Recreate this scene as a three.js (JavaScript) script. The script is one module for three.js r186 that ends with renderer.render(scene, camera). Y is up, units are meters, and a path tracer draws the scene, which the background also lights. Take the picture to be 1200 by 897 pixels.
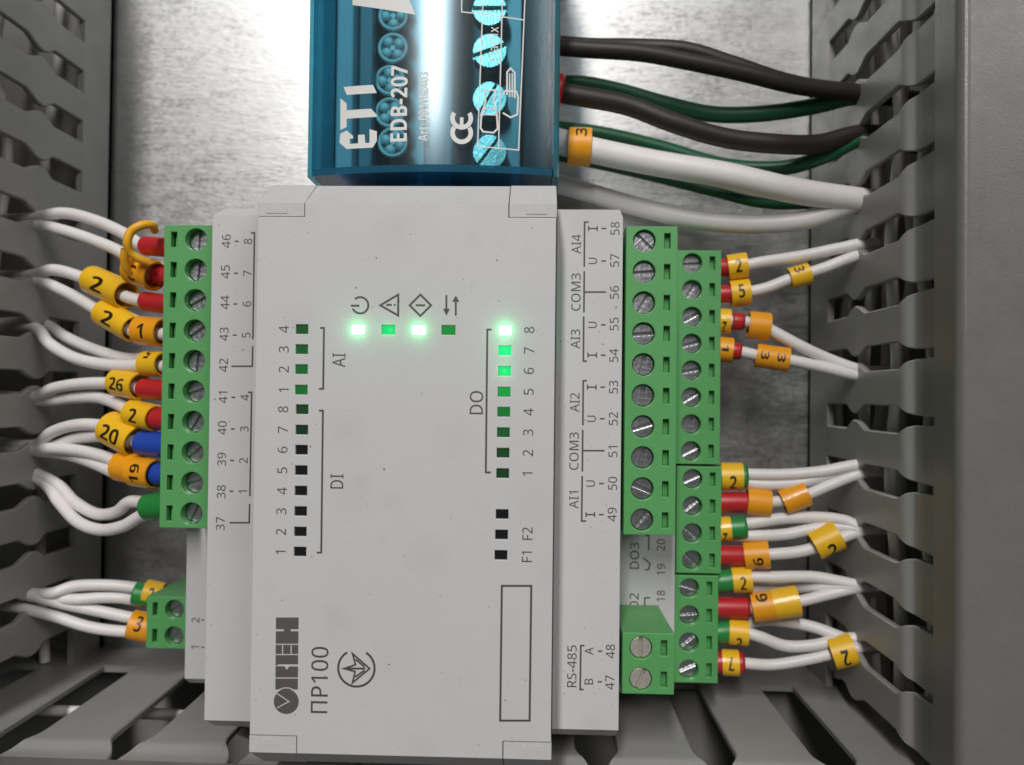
import * as THREE from 'three';
import { mergeGeometries, toCreasedNormals } from 'three/addons/utils/BufferGeometryUtils.js';
import { RoundedBoxGeometry } from 'three/addons/geometries/RoundedBoxGeometry.js';
import { RectAreaLightUniformsLib } from 'three/addons/lights/RectAreaLightUniformsLib.js';

// ------------------------------------------------------------------ camera, light, exposure
// All lengths below are millimetres (S turns them into metres). z = 0 is the face of the mounting plate.
const S = 0.001;
const scene = new THREE.Scene();
const CAM = [19.677, -2.345, 176.248], YAW = 0.030714, PITCH = 0.014, ROLL = 0.011072, FPX = 900;
const camera = new THREE.PerspectiveCamera(2 * Math.atan(448.5 / FPX) * 180 / Math.PI, 1024 / 765, 0.01, 20);
camera.position.set(CAM[0] * S, CAM[1] * S, CAM[2] * S);
camera.rotation.set(PITCH, YAW, ROLL, 'YXZ');
camera.focus = 0.122; camera.userData.fStop = 19;
scene.add(camera);

const renderer = new THREE.WebGLRenderer({ antialias: true });
renderer.toneMapping = THREE.LinearToneMapping;
renderer.toneMappingExposure = 1.08;
renderer.shadowMap.enabled = true;
RectAreaLightUniformsLib.init();

scene.background = new THREE.Color(0.085, 0.085, 0.085);        // the dim room round the open cabinet
function areaLamp(x, y, z, w, h, power, tx = 0, ty = 0, tz = 0, tint = 0xfffdfb) {   // metres
  const l = new THREE.RectAreaLight(tint, power, w, h);
  l.name = 'ceiling_lamp'; l.position.set(x, y, z); l.up.set(0, 1, 0); l.lookAt(tx, ty, tz); l.castShadow = true;
  scene.add(l); return l;
}
areaLamp(-0.22, 1.06, 1.45, 0.14, 1.0, 46);
areaLamp(1.05, 0.95, 1.3, 0.9, 0.7, 4.6);

// ------------------------------------------------------------------ helpers
let seed = 7;
const rnd = () => { seed = (seed * 16807) % 2147483647; return seed / 2147483647; };
const basis = new THREE.Matrix4().makeRotationFromEuler(camera.rotation);
// the place (in mm) of a point measured in the photograph, on the plane z
function at(u, v, z) {
  const r = new THREE.Vector3((u - 600) / FPX, -(v - 448.5) / FPX, -1).applyMatrix4(basis);
  const t = (z - CAM[2]) / r.z;
  return [CAM[0] + r.x * t, CAM[1] + r.y * t];
}
const inv = basis.clone().invert();
function px(x, y, z) { const c = new THREE.Vector3(x - CAM[0], y - CAM[1], z - CAM[2]).applyMatrix4(inv); return [600 + FPX * c.x / -c.z, 448.5 - FPX * c.y / -c.z]; }

const used = {};
function numbered(n) { const k = used[n] = (used[n] ?? -1) + 1; return k ? n + '_' + String(k).padStart(3, '0') : n; }
const bases = new Map();
function thing(name, label, category, base = [0, 0, 0], group) {
  const o = new THREE.Group(); o.name = numbered(name); o.position.set(base[0] * S, base[1] * S, base[2] * S);
  o.userData = { label, category }; if (group) o.userData.group = group;
  bases.set(o, base); scene.add(o); return o;
}
// uv by the main direction of each face, one repeat per 20 mm
function boxUV(g, per = 20) {
  const p = g.attributes.position, n = g.attributes.normal, uv = new Float32Array(p.count * 2);
  for (let i = 0; i < p.count; i++) {
    const a = Math.abs(n.getX(i)), b = Math.abs(n.getY(i)), c = Math.abs(n.getZ(i)), x = p.getX(i), y = p.getY(i), z = p.getZ(i);
    const [u, v] = c >= a && c >= b ? [x, y] : a >= b ? [y, z] : [x, z];
    uv[2 * i] = u / per; uv[2 * i + 1] = v / per;
  }
  g.setAttribute('uv', new THREE.BufferAttribute(uv, 2)); return g;
}
function planarUV(g, x0, y0, w, h) {
  const p = g.attributes.position, uv = new Float32Array(p.count * 2);
  for (let i = 0; i < p.count; i++) { uv[2 * i] = (p.getX(i) - x0) / w; uv[2 * i + 1] = (p.getY(i) - y0) / h; }
  g.setAttribute('uv', new THREE.BufferAttribute(uv, 2)); return g;
}
const rootOf = (o) => { while (!bases.has(o)) o = o.parent; return o; };
// a part: geometry in mm of the place itself (shifted to the thing's base)
function part(name, geo, mat, parent, keepUV) {
  const list = [].concat(geo).map((g) => (g.index ? g.toNonIndexed() : g));
  for (const g of list) for (const k of Object.keys(g.attributes)) if (!['position', 'normal', 'uv'].includes(k)) g.deleteAttribute(k);
  const g = list.length > 1 ? mergeGeometries(list) : list[0];
  if (!keepUV) boxUV(g);
  const b = bases.get(rootOf(parent));
  g.translate(-b[0], -b[1], -b[2]); g.scale(S, S, S);
  const m = new THREE.Mesh(g, mat); m.name = name; m.castShadow = m.receiveShadow = true; parent.add(m); return m;
}
// a repeated piece: geometry already scaled and shared, at a place
function piece(name, geo, mat, parent, pos, turn = 0) {
  const b = bases.get(rootOf(parent)), m = new THREE.Mesh(geo, mat);
  m.name = name; m.position.set((pos[0] - b[0]) * S, (pos[1] - b[1]) * S, (pos[2] - b[2]) * S); m.rotation.z = turn; m.castShadow = m.receiveShadow = true; parent.add(m); return m;
}
const box = (x0, x1, y0, y1, z0, z1, r = 0) => {
  const w = x1 - x0, h = y1 - y0, d = z1 - z0;
  const g = r ? new RoundedBoxGeometry(w, h, d, 2, r) : new THREE.BoxGeometry(w, h, d);
  return g.translate((x0 + x1) / 2, (y0 + y1) / 2, (z0 + z1) / 2);
};
function shapeOf(pts) { const s = new THREE.Shape(); pts.forEach(([x, y], i) => (i ? s.lineTo(x, y) : s.moveTo(x, y))); s.closePath(); return s; }
function rectHole(cx, cy, w, h) { const p = new THREE.Path(); p.moveTo(cx - w / 2, cy - h / 2); p.lineTo(cx - w / 2, cy + h / 2); p.lineTo(cx + w / 2, cy + h / 2); p.lineTo(cx + w / 2, cy - h / 2); p.closePath(); return p; }
function roundHole(cx, cy, r) { const p = new THREE.Path(); p.absarc(cx, cy, r, 0, Math.PI * 2, true); return p; }
function extr(shape, depth, bevel = 0, seg = 1, curve = 20) {
  return new THREE.ExtrudeGeometry(shape, bevel ? { depth: depth - 2 * bevel, bevelEnabled: true, bevelThickness: bevel, bevelSize: bevel, bevelOffset: -bevel, bevelSegments: seg, curveSegments: curve } : { depth, bevelEnabled: false, curveSegments: curve }).translate(0, 0, bevel);
}
// shape drawn in (y, z), swept along x;  shape in (x, z), swept along y
const CYC = new THREE.Matrix4().set(0, 0, 1, 0, 1, 0, 0, 0, 0, 1, 0, 0, 0, 0, 0, 1);
const sweepX = (pts, x0, x1, bevel = 0) => extr(shapeOf(pts), x1 - x0, bevel, 2).applyMatrix4(CYC).translate(x0, 0, 0);
const sweepY = (pts, y0, y1, bevel = 0) => extr(shapeOf(pts), y1 - y0, bevel, 2).rotateX(Math.PI / 2).translate(0, y1, 0);

// ------------------------------------------------------------------ textures
function hash(x, y, s) { let h = (x * 374761393 + y * 668265263 + s * 974634533) | 0; h = Math.imul(h ^ (h >>> 13), 1274126177); return ((h ^ (h >>> 16)) >>> 0) / 4294967296; }
function vnoise(x, y, per, perY, s) {
  const ix = Math.floor(x), iy = Math.floor(y), f = x - ix, g = y - iy, a = f * f * (3 - 2 * f), b = g * g * (3 - 2 * g), w = (i, n) => ((i % n) + n) % n;
  const h = (i, j) => hash(w(i, per), w(j, perY), s);
  return (h(ix, iy) * (1 - a) + h(ix + 1, iy) * a) * (1 - b) + (h(ix, iy + 1) * (1 - a) + h(ix + 1, iy + 1) * a) * b;
}
function dataTex(n, f, srgb) {
  const d = new Uint8Array(n * n * 4);
  for (let y = 0; y < n; y++) for (let x = 0; x < n; x++) { const c = f(x / n, y / n), k = (y * n + x) * 4; for (let i = 0; i < 3; i++) d[k + i] = Math.max(0, Math.min(255, (c.length ? c[i] : c) * 255)); d[k + 3] = 255; }
  const t = new THREE.DataTexture(d, n, n); t.wrapS = t.wrapT = THREE.RepeatWrapping; t.magFilter = THREE.LinearFilter; t.minFilter = THREE.LinearMipmapLinearFilter; t.generateMipmaps = true;
  if (srgb) t.colorSpace = THREE.SRGBColorSpace; t.needsUpdate = true; return t;
}
const grainTex = dataTex(512, (u, v) => 0.5 * vnoise(u * 160, v * 160, 160, 160, 1) + 0.3 * vnoise(u * 60, v * 60, 60, 60, 2) + 0.2 * vnoise(u * 8, v * 8, 8, 8, 3));
const wearTex = dataTex(512, (u, v) => { const n = 0.45 * vnoise(u * 6, v * 6, 6, 6, 11) + 0.3 * vnoise(u * 17, v * 17, 17, 17, 12) + 0.25 * vnoise(u * 60, v * 60, 60, 60, 13); return 0.62 + 0.5 * n; });
const tintTex = dataTex(512, (u, v) => { const n = 0.5 * vnoise(u * 5, v * 5, 5, 5, 21) + 0.5 * vnoise(u * 40, v * 40, 40, 40, 22); const s = hash(Math.floor(u * 512), Math.floor(v * 512), 5) > 0.9985 ? 0.35 : 1; return (0.9 + 0.1 * n) * s; });
const zincTone = dataTex(1024, (u, v) => {
  const st = 0.5 * vnoise(u * 30, v * 190, 30, 190, 31) + 0.3 * vnoise(u * 90, v * 330, 90, 330, 32) + 0.2 * vnoise(u * 260, v * 400, 260, 400, 34);
  const big = vnoise(u * 9, v * 14, 9, 14, 33);
  const bl = vnoise(u * 120, v * 130, 120, 130, 35), fi = vnoise(u * 420, v * 450, 420, 450, 36);
  return 0.7 + 0.18 * st + 0.05 * (big - 0.5) + 0.07 * bl + 0.1 * fi;
});
const zincRough = dataTex(1024, (u, v) => { const st = 0.55 * vnoise(u * 40, v * 200, 40, 200, 41) + 0.45 * vnoise(u * 14, v * 40, 14, 40, 42); return 0.24 + 0.28 * (0.6 * st + 0.4 * vnoise(u * 130, v * 150, 130, 150, 43)); });
const zincBump = dataTex(1024, (u, v) => 0.6 * vnoise(u * 60, v * 240, 60, 240, 51) + 0.4 * vnoise(u * 12, v * 24, 12, 24, 52));

const scratchTex = dataTex(512, (u, v) => 0.3 * vnoise(u * 70, v * 9, 70, 9, 71) + 0.2 * vnoise(u * 24, v * 50, 24, 50, 72) + 0.5 * vnoise(u * 8, v * 8, 8, 8, 73));
const std = (o) => new THREE.MeshStandardMaterial(o);
const phys = (o) => new THREE.MeshPhysicalMaterial(o);
const lin = (r, g, b) => new THREE.Color().setRGB(r, g, b);
const M = {
  zinc: std({ color: lin(0.56, 0.56, 0.555), metalness: 0.92, roughness: 1, map: zincTone, roughnessMap: zincRough, bumpMap: zincBump, bumpScale: 0.000022 }),
  duct: phys({ color: lin(0.31, 0.302, 0.292), roughness: 0.44, bumpMap: grainTex, bumpScale: 0.00002, map: tintTex, roughnessMap: wearTex }),
  lid: phys({ color: lin(0.16, 0.152, 0.143), roughness: 0.4, specularIntensity: 1, ior: 1.55, bumpMap: grainTex, bumpScale: 0.00002, map: tintTex, roughnessMap: wearTex }),
  grey: phys({ color: lin(0.56, 0.555, 0.55), roughness: 0.62, bumpMap: grainTex, bumpScale: 0.00003, map: tintTex }),
  green: phys({ color: lin(0.1, 0.355, 0.11), roughness: 0.42, bumpMap: grainTex, bumpScale: 0.00002, map: tintTex }),
  screw: std({ color: lin(0.52, 0.52, 0.54), metalness: 1, roughness: 0.36, roughnessMap: wearTex, bumpMap: scratchTex, bumpScale: 0.00007 }),
  brassScrew: std({ color: lin(0.6, 0.56, 0.46), metalness: 1, roughness: 0.3, roughnessMap: wearTex, bumpMap: scratchTex, bumpScale: 0.00004 }),
  white: phys({ color: lin(0.82, 0.775, 0.755), roughness: 0.42, map: tintTex }),
  black: phys({ color: lin(0.024, 0.017, 0.014), roughness: 0.5, bumpMap: grainTex, bumpScale: 0.00002 }),
  wireGreen: phys({ color: lin(0.01, 0.1, 0.04), roughness: 0.4 }),
  red: phys({ color: lin(0.5, 0.02, 0.025), roughness: 0.35 }),
  blue: phys({ color: lin(0.02, 0.07, 0.42), roughness: 0.35 }),
  ferruleGreen: phys({ color: lin(0.02, 0.24, 0.05), roughness: 0.35 }),
  dark: phys({ color: lin(0.012, 0.012, 0.013), roughness: 0.5 }),
  brassLobe: std({ color: lin(0.85, 0.82, 0.74), metalness: 0.6, roughness: 0.62 }),
  paleScrew: std({ color: lin(0.62, 0.57, 0.5), metalness: 0.65, roughness: 0.5, roughnessMap: wearTex, bumpMap: scratchTex, bumpScale: 0.00005 }),
  bluing: std({ color: lin(0.12, 0.12, 0.12), metalness: 0.7, roughness: 0.5 }),
  copper: std({ color: lin(0.3, 0.29, 0.27), metalness: 1, roughness: 0.45 }),
};

// print: a canvas over a rectangle of the place, measured in mm
class Print {
  constructor(x0, y0, w, h, res, ground) {
    Object.assign(this, { x0, y0, w, h, res });
    this.cv = document.createElement('canvas'); this.cv.width = Math.round(w * res); this.cv.height = Math.round(h * res);
    this.c = this.cv.getContext('2d');
    if (ground) { this.c.fillStyle = ground; this.c.fillRect(0, 0, this.cv.width, this.cv.height); }
  }
  to(x, y) { return [(x - this.x0) * this.res, (this.y0 + this.h - y) * this.res]; }
  // text round the pixel (u, v) of the photograph; cap = height of a capital, len = length, both in mm; turned to read upwards
  text(s, [x, y], cap, len, { font = 'sans-serif', weight = '', color = INK, turn = -Math.PI / 2, stretch = true } = {}) {
    const c = this.c, [X, Y] = this.to(x, y), size = cap / 0.714 * this.res;
    c.save(); c.translate(X, Y); c.rotate(turn); c.font = `${weight} ${size}px ${font}`; c.fillStyle = color; c.textAlign = 'center'; c.textBaseline = 'alphabetic';
    const k = len ? len * this.res / c.measureText(s).width : 1; c.scale(k, 1);
    c.fillText(s, 0, cap / 2 * this.res); c.restore();
  }
  line(pts, wide, color = INK, close) {
    const c = this.c; c.strokeStyle = color; c.lineWidth = wide * this.res; c.lineCap = 'butt'; c.lineJoin = 'miter'; c.beginPath();
    pts.forEach((p, i) => { const [X, Y] = this.to(...p); i ? c.lineTo(X, Y) : c.moveTo(X, Y); });
    if (close) c.closePath(); c.stroke();
  }
  fill(pts, color = INK) { const c = this.c; c.fillStyle = color; c.beginPath(); pts.forEach((p, i) => { const [X, Y] = this.to(...p); i ? c.lineTo(X, Y) : c.moveTo(X, Y); }); c.closePath(); c.fill(); }
  arc([x, y], r, a0, a1, wide, color = INK) { const c = this.c, [X, Y] = this.to(x, y); c.beginPath(); c.arc(X, Y, r * this.res, a0, a1); if (wide) { c.strokeStyle = color; c.lineWidth = wide * this.res; c.stroke(); } else { c.fillStyle = color; c.fill(); } }
  specks(n, soft) {   // dust lying on the plastic
    const c = this.c;
    for (let i = 0; i < n; i++) { c.fillStyle = `rgba(40,36,32,${0.15 + 0.55 * rnd() * rnd()})`; const r = (0.03 + 0.1 * rnd() ** 3) * this.res; c.beginPath(); c.ellipse(rnd() * this.cv.width, rnd() * this.cv.height, r, r * (0.5 + rnd()), rnd() * 3, 0, 7); c.fill(); }
    for (let i = 0; i < soft; i++) { const x = rnd() * this.cv.width, y = rnd() * this.cv.height, r = (1 + 4 * rnd()) * this.res, gr = c.createRadialGradient(x, y, 0, x, y, r); gr.addColorStop(0, `rgba(90,80,70,${0.05 * rnd()})`); gr.addColorStop(1, 'rgba(90,80,70,0)'); c.fillStyle = gr; c.fillRect(x - r, y - r, 2 * r, 2 * r); }
  }
  texture() { const t = new THREE.CanvasTexture(this.cv); t.colorSpace = THREE.SRGBColorSpace; t.anisotropy = 8; return t; }
}
const INK = '#4a4442', SHELL = '#c5c4c4';

// ------------------------------------------------------------------ mounting plate
{
  const g = box(-190, 190, -150, 150, -2, 0, 0.3); boxUV(g, 90); g.scale(S, S, S);
  const m = new THREE.Mesh(g, M.zinc); m.name = 'back_panel'; m.receiveShadow = m.castShadow = true;
  m.userData = { kind: 'structure', label: 'brushed galvanised steel mounting plate behind the devices' }; scene.add(m);
}

// ------------------------------------------------------------------ cable ducts
function smoothGap(list) {   // rounds the bends of a gap profile
  const out = [];
  for (let i = 0; i < list.length; i++) {
    const p = list[i]; if (!p[2]) { out.push(p); continue; }
    const a = list[i - 1], b = list[i + 1], la = Math.hypot(p[0] - a[0], p[1] - a[1]), lb = Math.hypot(p[0] - b[0], p[1] - b[1]), r = Math.min(p[2], la * 0.5, lb * 0.5);
    const A = [p[0] + (a[0] - p[0]) * r / la, p[1] + (a[1] - p[1]) * r / la], B = [p[0] + (b[0] - p[0]) * r / lb, p[1] + (b[1] - p[1]) * r / lb];
    for (let k = 0; k <= 4; k++) { const t = k / 4; out.push([0, 1].map((j) => (1 - t) ** 2 * A[j] + 2 * t * (1 - t) * p[j] + t * t * B[j])); }
  }
  return out;
}
const SIDE_GAP = smoothGap([[11.5, 2.3], [21.6, 2.3, 0.5], [24.2, 0.62, 1.0], [26.2, 0.62, 1.0], [30.0, 2.35, 0.6], [43.0, 2.35, 0.5], [46.2, 0.85, 1.0], [54, 0.7], [56.5, 0.75, 0.8], [57.5, 1.5]]);
const WALL = 1.35;
const scaled = (g) => { boxUV(g); return g.scale(S, S, S); };
// a finger as a loft of chamfered cross-sections (x = into the wall's thickness, y along the duct, z up); its tip may step back by `bend`
function fingerGeo(pitch, gap, bend, z0) {
  const rows = gap.map(([z, g]) => [z, pitch / 2 - g]), c = 0.24, pos = [], dense = [];
  rows.forEach((r, i) => { if (i) { const p = rows[i - 1], n = Math.max(1, Math.round((r[0] - p[0]) / 1.2)); for (let k = 1; k <= n; k++) dense.push([p[0] + (r[0] - p[0]) * k / n, p[1] + (r[1] - p[1]) * k / n]); } else dense.push(r); });
  dense.push([dense[dense.length - 1][0] + 0.3, dense[dense.length - 1][1] - 0.4]);
  const sect = ([z, w], k) => { const o = bend * THREE.MathUtils.smoothstep(z, z0, z0 + 2.6), e = k === dense.length - 1 ? 0.3 : 0; return [[e, -w + c], [c + e, -w], [WALL - c - e, -w], [WALL - e, -w + c], [WALL - e, w - c], [WALL - c - e, w], [c + e, w], [e, w - c]].map(([x, y]) => [x + o, y, z]); };
  const S2 = dense.map(sect);
  for (let k = 0; k + 1 < S2.length; k++) for (let i = 0; i < 8; i++) { const j = (i + 1) % 8, [A, B, C, D] = [S2[k][i], S2[k][j], S2[k + 1][j], S2[k + 1][i]]; pos.push(...A, ...C, ...B, ...A, ...D, ...C); }
  for (const [k, f] of [[0, 0], [S2.length - 1, 1]]) for (let i = 1; i < 7; i++) pos.push(...S2[k][0], ...(f ? S2[k][i + 1] : S2[k][i]), ...(f ? S2[k][i] : S2[k][i + 1]));
  const g = new THREE.BufferGeometry(); g.setAttribute('position', new THREE.Float32BufferAttribute(pos, 3));
  return toCreasedNormals(g, 0.42);
}
const fingerFor = (sign) => { const g = fingerGeo(11.05, SIDE_GAP, 1.2, 44.6); return scaled(sign > 0 ? g : g.rotateZ(Math.PI)); };
// wall plane x, fingers run along y; sign = +1 when the duct's inside lies towards +x
function sideDuct(name, label, x, sign, slots, pitch, y0, y1, width) {
  const t = thing(name, label, 'cable duct', [x + sign * width / 2, (y0 + y1) / 2, 0]);
  const xa = sign > 0 ? x : x - WALL;
  part('side_wall', [box(xa, xa + WALL, y0, y1, 0.02, 11.5)], M.duct, t);
  part('floor_strip', [box(Math.min(x, x + sign * width), Math.max(x, x + sign * width), y0, y1, 0.03, 1.4)], M.duct, t);
  const xo = x + sign * width, fingerSide = fingerFor(sign);
  part('outer_wall', [box(Math.min(xo, xo - sign * WALL), Math.max(xo, xo - sign * WALL), y0, y1, 1.4, 57)], M.duct, t);
  for (let y = slots + pitch / 2, k = 0; k < 40; k++) {
    const c = y + pitch * (k - 20);
    if (c < y0 + 3 || c > y1 - 3) continue;
    piece('finger', fingerSide, M.duct, t, [x, c, 0]);
  }
  // lid: a shallow cover with rolled lips that grip the finger tips
  const a = x - sign * 0.6, b = xo + sign * 1.45, r = 1.5, top = 63.4, lip = 56.3, pts = [];
  const X = (d) => a + sign * d;
  pts.push([X(0), lip]); pts.push([X(0), top - r]);
  for (let k = 1; k <= 6; k++) { const q = k / 6 * Math.PI / 2; pts.push([X(r * (1 - Math.cos(q))), top - r + r * Math.sin(q)]); }
  const wide = Math.abs(b - a);
  pts.push([X(r + 1.2), top - 0.12], [X(r + 2.6), top - 0.3], [X(wide - r), top - 0.3]);
  for (let k = 1; k <= 6; k++) { const q = k / 6 * Math.PI / 2; pts.push([X(wide - r + r * Math.sin(q)), top - 0.3 - r + r * Math.cos(q)]); }
  pts.push([X(wide), lip], [X(wide - 1.1), lip], [X(wide - 1.1), top - 1.9], [X(1.1), top - 1.9], [X(1.1), lip]);
  const g = sweepY(sign > 0 ? pts : pts.slice().reverse(), y0, y1);
  part('lid', g, M.lid, t);
  return t;
}
const XL = -80.2, XR = 81.5, YB = -62.9;
sideDuct('cable_duct', 'grey slotted cable duct along the left edge, in shadow', XL, -1, 9.8, 11.05, -64, 118, 62);
sideDuct('cable_duct', 'grey slotted cable duct along the right edge with its wide flat lid', XR, 1, 4.9, 11.02, YB - 1, 118, 66);
{
  const t = thing('cable_duct', 'grey slotted cable duct along the bottom edge with wide fingers', 'cable duct', [0, YB - 40, 0]);
  const x0 = -130, x1 = 140, P = 20.1;
  const gap = smoothGap([[11.5, 3.6], [44.6, 3.6, 2.2], [48.6, 0.85, 2.2], [53.5, 0.75, 0.8], [54.3, 2.2]]);
  const f = scaled(fingerGeo(P, gap, 0.9, 46).rotateZ(-Math.PI / 2));
  part('side_wall', box(x0, x1, YB - WALL, YB, 0.02, 11.5), M.duct, t);
  part('floor_strip', box(x0, x1, YB - 80, YB - WALL, 0.03, 1.4), M.duct, t);
  part('outer_wall', box(x0, x1, YB - 80, YB - 80 + WALL, 1.4, 55), M.duct, t);
  for (let k = -3; k < 10; k++) piece('finger', f, M.duct, t, [-70 + P * (k + 0.5), YB, 0]);
  const lidPts = [[YB - 0.3, 51.5], [YB + 0.9, 51.5], [YB + 0.9, 55.6], [YB - 0.2, 57], [YB - 80, 57], [YB - 81.2, 55.6], [YB - 81.2, 50.5], [YB - 80, 50.5], [YB - 80, 55.4], [YB - 0.3, 55.4]];
  part('lid', sweepX(lidPts.map(([a, b]) => [a - 1.5, b]), x0, x1), M.lid, t);
  t.rotation.z = -0.006;
}

// ------------------------------------------------------------------ the controller
const ctl = thing('controller', 'light grey programmable controller with rows of green indicator windows', 'controller', [0, -15, 0]);
const FZ = 62, SZ = 52.6, LZ = 33;
{
  const FT = 26.0, FB = -56.45, notch = 15.35;
  const A = (u, v) => at(u, v, FZ);
  // print on the face
  const P = new Print(-22.6, -57, 45.2, 84, 22, SHELL);
  P.specks(260, 40);
  const digit = (s, u, v, len) => P.text(s, A(u, v), 1.5, len);
  const diY = [647, 623.5, 599.5, 575.5, 551.5, 527.5, 504, 480], aiY = [457, 433, 409.5, 386], doY = [555, 531, 507, 483, 459.5, 435, 411, 387];
  diY.forEach((v, i) => digit(String(i + 1), 329 + (647 - v) / 167 * 2.6, v));
  aiY.forEach((v, i) => digit(String(i + 1), 332.4, v));
  doY.forEach((v, i) => digit(String(i + 1), 618.2 + (555 - v) / 168 * 2, v));
  digit('F2', 618, 626); digit('F1', 617.5, 652);
  const w = 0.28;
  P.line([A(375, 384.5), A(379.5, 384.5), A(378.6, 456), A(373.5, 456)], w);
  P.line([A(373.5, 481.5), A(378.3, 481.5), A(376.3, 648), A(371, 648)], w);
  P.line([A(576, 386.5), A(571, 386.5), A(569.2, 554), A(575, 554)], w);
  P.text('AI', A(397, 422), 1.95, 2.2); P.text('DI', A(394.5, 565), 1.95, 2.5); P.text('DO', A(558, 472.5), 1.95, 3.9);
  P.line([A(588, 687), A(622.5, 687), A(620.5, 845), A(586, 845)], 0.3, INK, true);
  // the symbols over the four status lamps
  const q = Math.PI;
  P.arc(A(422, 358), 1.22, -q / 2 - 0.7 - 0 + 0.0, q - 0.62 + 0.2, 0.3); P.line([A(411, 358.5), A(421, 358.5)], 0.3);
  P.line([A(445.5, 358), A(466.5, 345.5), A(466.5, 370)], 0.3, INK, true); P.line([A(452.5, 357.5), A(459, 357.5)], 0.3); P.line([A(461.5, 357.5), A(463.5, 357.5)], 0.3);
  P.line([A(480, 358), A(492.5, 345.5), A(505, 358), A(492.5, 370.5)], 0.3, INK, true); P.line([A(487, 358), A(498, 358)], 0.3);
  P.line([A(523, 346), A(523, 366)], 0.28); P.fill([A(519, 362), A(527.2, 362), A(523, 370)]);
  P.line([A(534, 370), A(534, 352)], 0.28); P.fill([A(529.8, 354), A(538.2, 354), A(534, 346.5)]);
  // maker's mark, type and conformity mark
  const G = '#585250', hair = 0.16;
  P.arc(A(335.3, 822.5), 1.88, 0, 7, 0, G);
  P.line([A(324, 813), A(338.5, 822.5), A(324.5, 830)], hair, SHELL);
  P.fill([A(323.2, 724), A(349.8, 724), A(348.8, 808.5), A(322.5, 808.5)], G);
  P.arc(A(335.3, 822.5), 2.02, 0, 7, 0.14, SHELL);
  P.line([A(322, 795), A(350, 795)], hair, SHELL);
  P.fill([A(322.5, 781), A(327, 779), A(349, 779), A(349.5, 781.5)], SHELL); P.fill([A(336, 785.5), A(339, 781), A(333, 781)], SHELL); P.fill([A(348.6, 779.5), A(350.2, 779.5), A(350.2, 787)], SHELL); P.fill([A(321.5, 779.5), A(323.4, 779.5), A(321.5, 787)], SHELL);
  P.line([A(331, 756.5), A(331, 767)], hair, SHELL); P.line([A(341, 756.5), A(341, 767)], hair, SHELL); P.line([A(323, 755.5), A(350, 755.5)], hair, SHELL); P.line([A(323, 767.5), A(350, 767.5)], hair, SHELL);
  P.line([A(323, 739), A(332.5, 739)], 0.3, SHELL); P.line([A(340.5, 739), A(350, 739)], 0.3, SHELL);
  P.text('ПР100', A(374.3, 798), 2.5, 10.35);
  P.arc(A(417.5, 783.5), 2.72, -q / 2 + 0.55, -q / 2 - 0.55 + 2 * q, 0.32);
  const star = [[433, 784], [413, 766.5], [416.5, 779.5], [403, 784], [416, 787.5], [413, 800.5]].map(([u, v]) => A(u, v));
  P.line(star, 0.26, INK, true); P.line([A(405, 784), A(428, 784)], 0.3); P.line([A(416.5, 773), A(427, 782)], 0.26); P.line([A(416, 794), A(427, 786)], 0.26);
  const faceMat = phys({ color: 0xffffff, roughness: 0.6, map: P.texture(), bumpScale: 0.00002 });
  faceMat.bumpMap = grainTex.clone(); faceMat.bumpMap.repeat.set(3, 5.6); faceMat.bumpMap.needsUpdate = true; faceMat.roughnessMap = wearTex.clone(); faceMat.roughnessMap.repeat.set(1.3, 2.4); faceMat.roughnessMap.needsUpdate = true;

  // face plate with the windows cut out and a notch at each corner
  const leds = [];
  aiY.forEach((v, i) => leds.push(['ai', i, 353.6 + (386 - v) / 71 * 0.8, v])); diY.forEach((v, i) => leds.push(['di', i, 351.3 + (647 - v) / 167 * 2.4, v]));
  doY.forEach((v, i) => leds.push(['do', i, 589 + (555 - v) / 168 * 3, v])); [603, 627, 651].forEach((v, i) => leds.push(['f', i, 588.4 - i * 0.7, v]));
  [[419, 386], [454.8, 386.5], [490.3, 386.3], [525.5, 387]].forEach(([u, v], i) => leds.push(['status', i, u, v]));
  const lat = 23.9, lab = -53.84, gapL = 0.12;
  const out = [[-notch, FB], [notch, FB], [notch, lab], [22.5, lab], [22.5, lat], [notch, lat], [notch, FT], [-notch, FT], [-notch, lat], [-22.5, lat], [-22.5, lab], [-notch, lab]];
  const plate = shapeOf(out);
  for (const [kind, , u, v] of leds) { const [x, y] = A(u, v), big = kind === 'status' ? 2.05 : 1.86; plate.holes.push(rectHole(x, y, big, 1.42)); }
  const face = part('face_plate', planarUV(extr(plate, 1.6, 0.1, 2).translate(0, 0, FZ - 1.6).toNonIndexed(), P.x0, P.y0, P.w, P.h), faceMat, ctl, true);
  // body of the cover below, with sloping ends
  const prof = [[30.3, 55.6], [FT + 0.02, FZ - 0.12], [FT - 0.5, FZ - 1.75], [FB + 0.5, FZ - 1.75], [FB - 0.02, FZ - 0.12], [FB - 4.2, 55.6], [FB - 4.2, 50], [30.3, 50]];
  part('cover_shell', [sweepX(prof, -notch, notch), sweepX([[lat, 49], [lat, FZ - 1.75], [lab, FZ - 1.75], [lab, 49]], -22.4, -notch - 0.01), sweepX([[lat, 49], [lat, FZ - 1.75], [lab, FZ - 1.75], [lab, 49]], notch + 0.01, 22.4)], M.grey, ctl);
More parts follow.
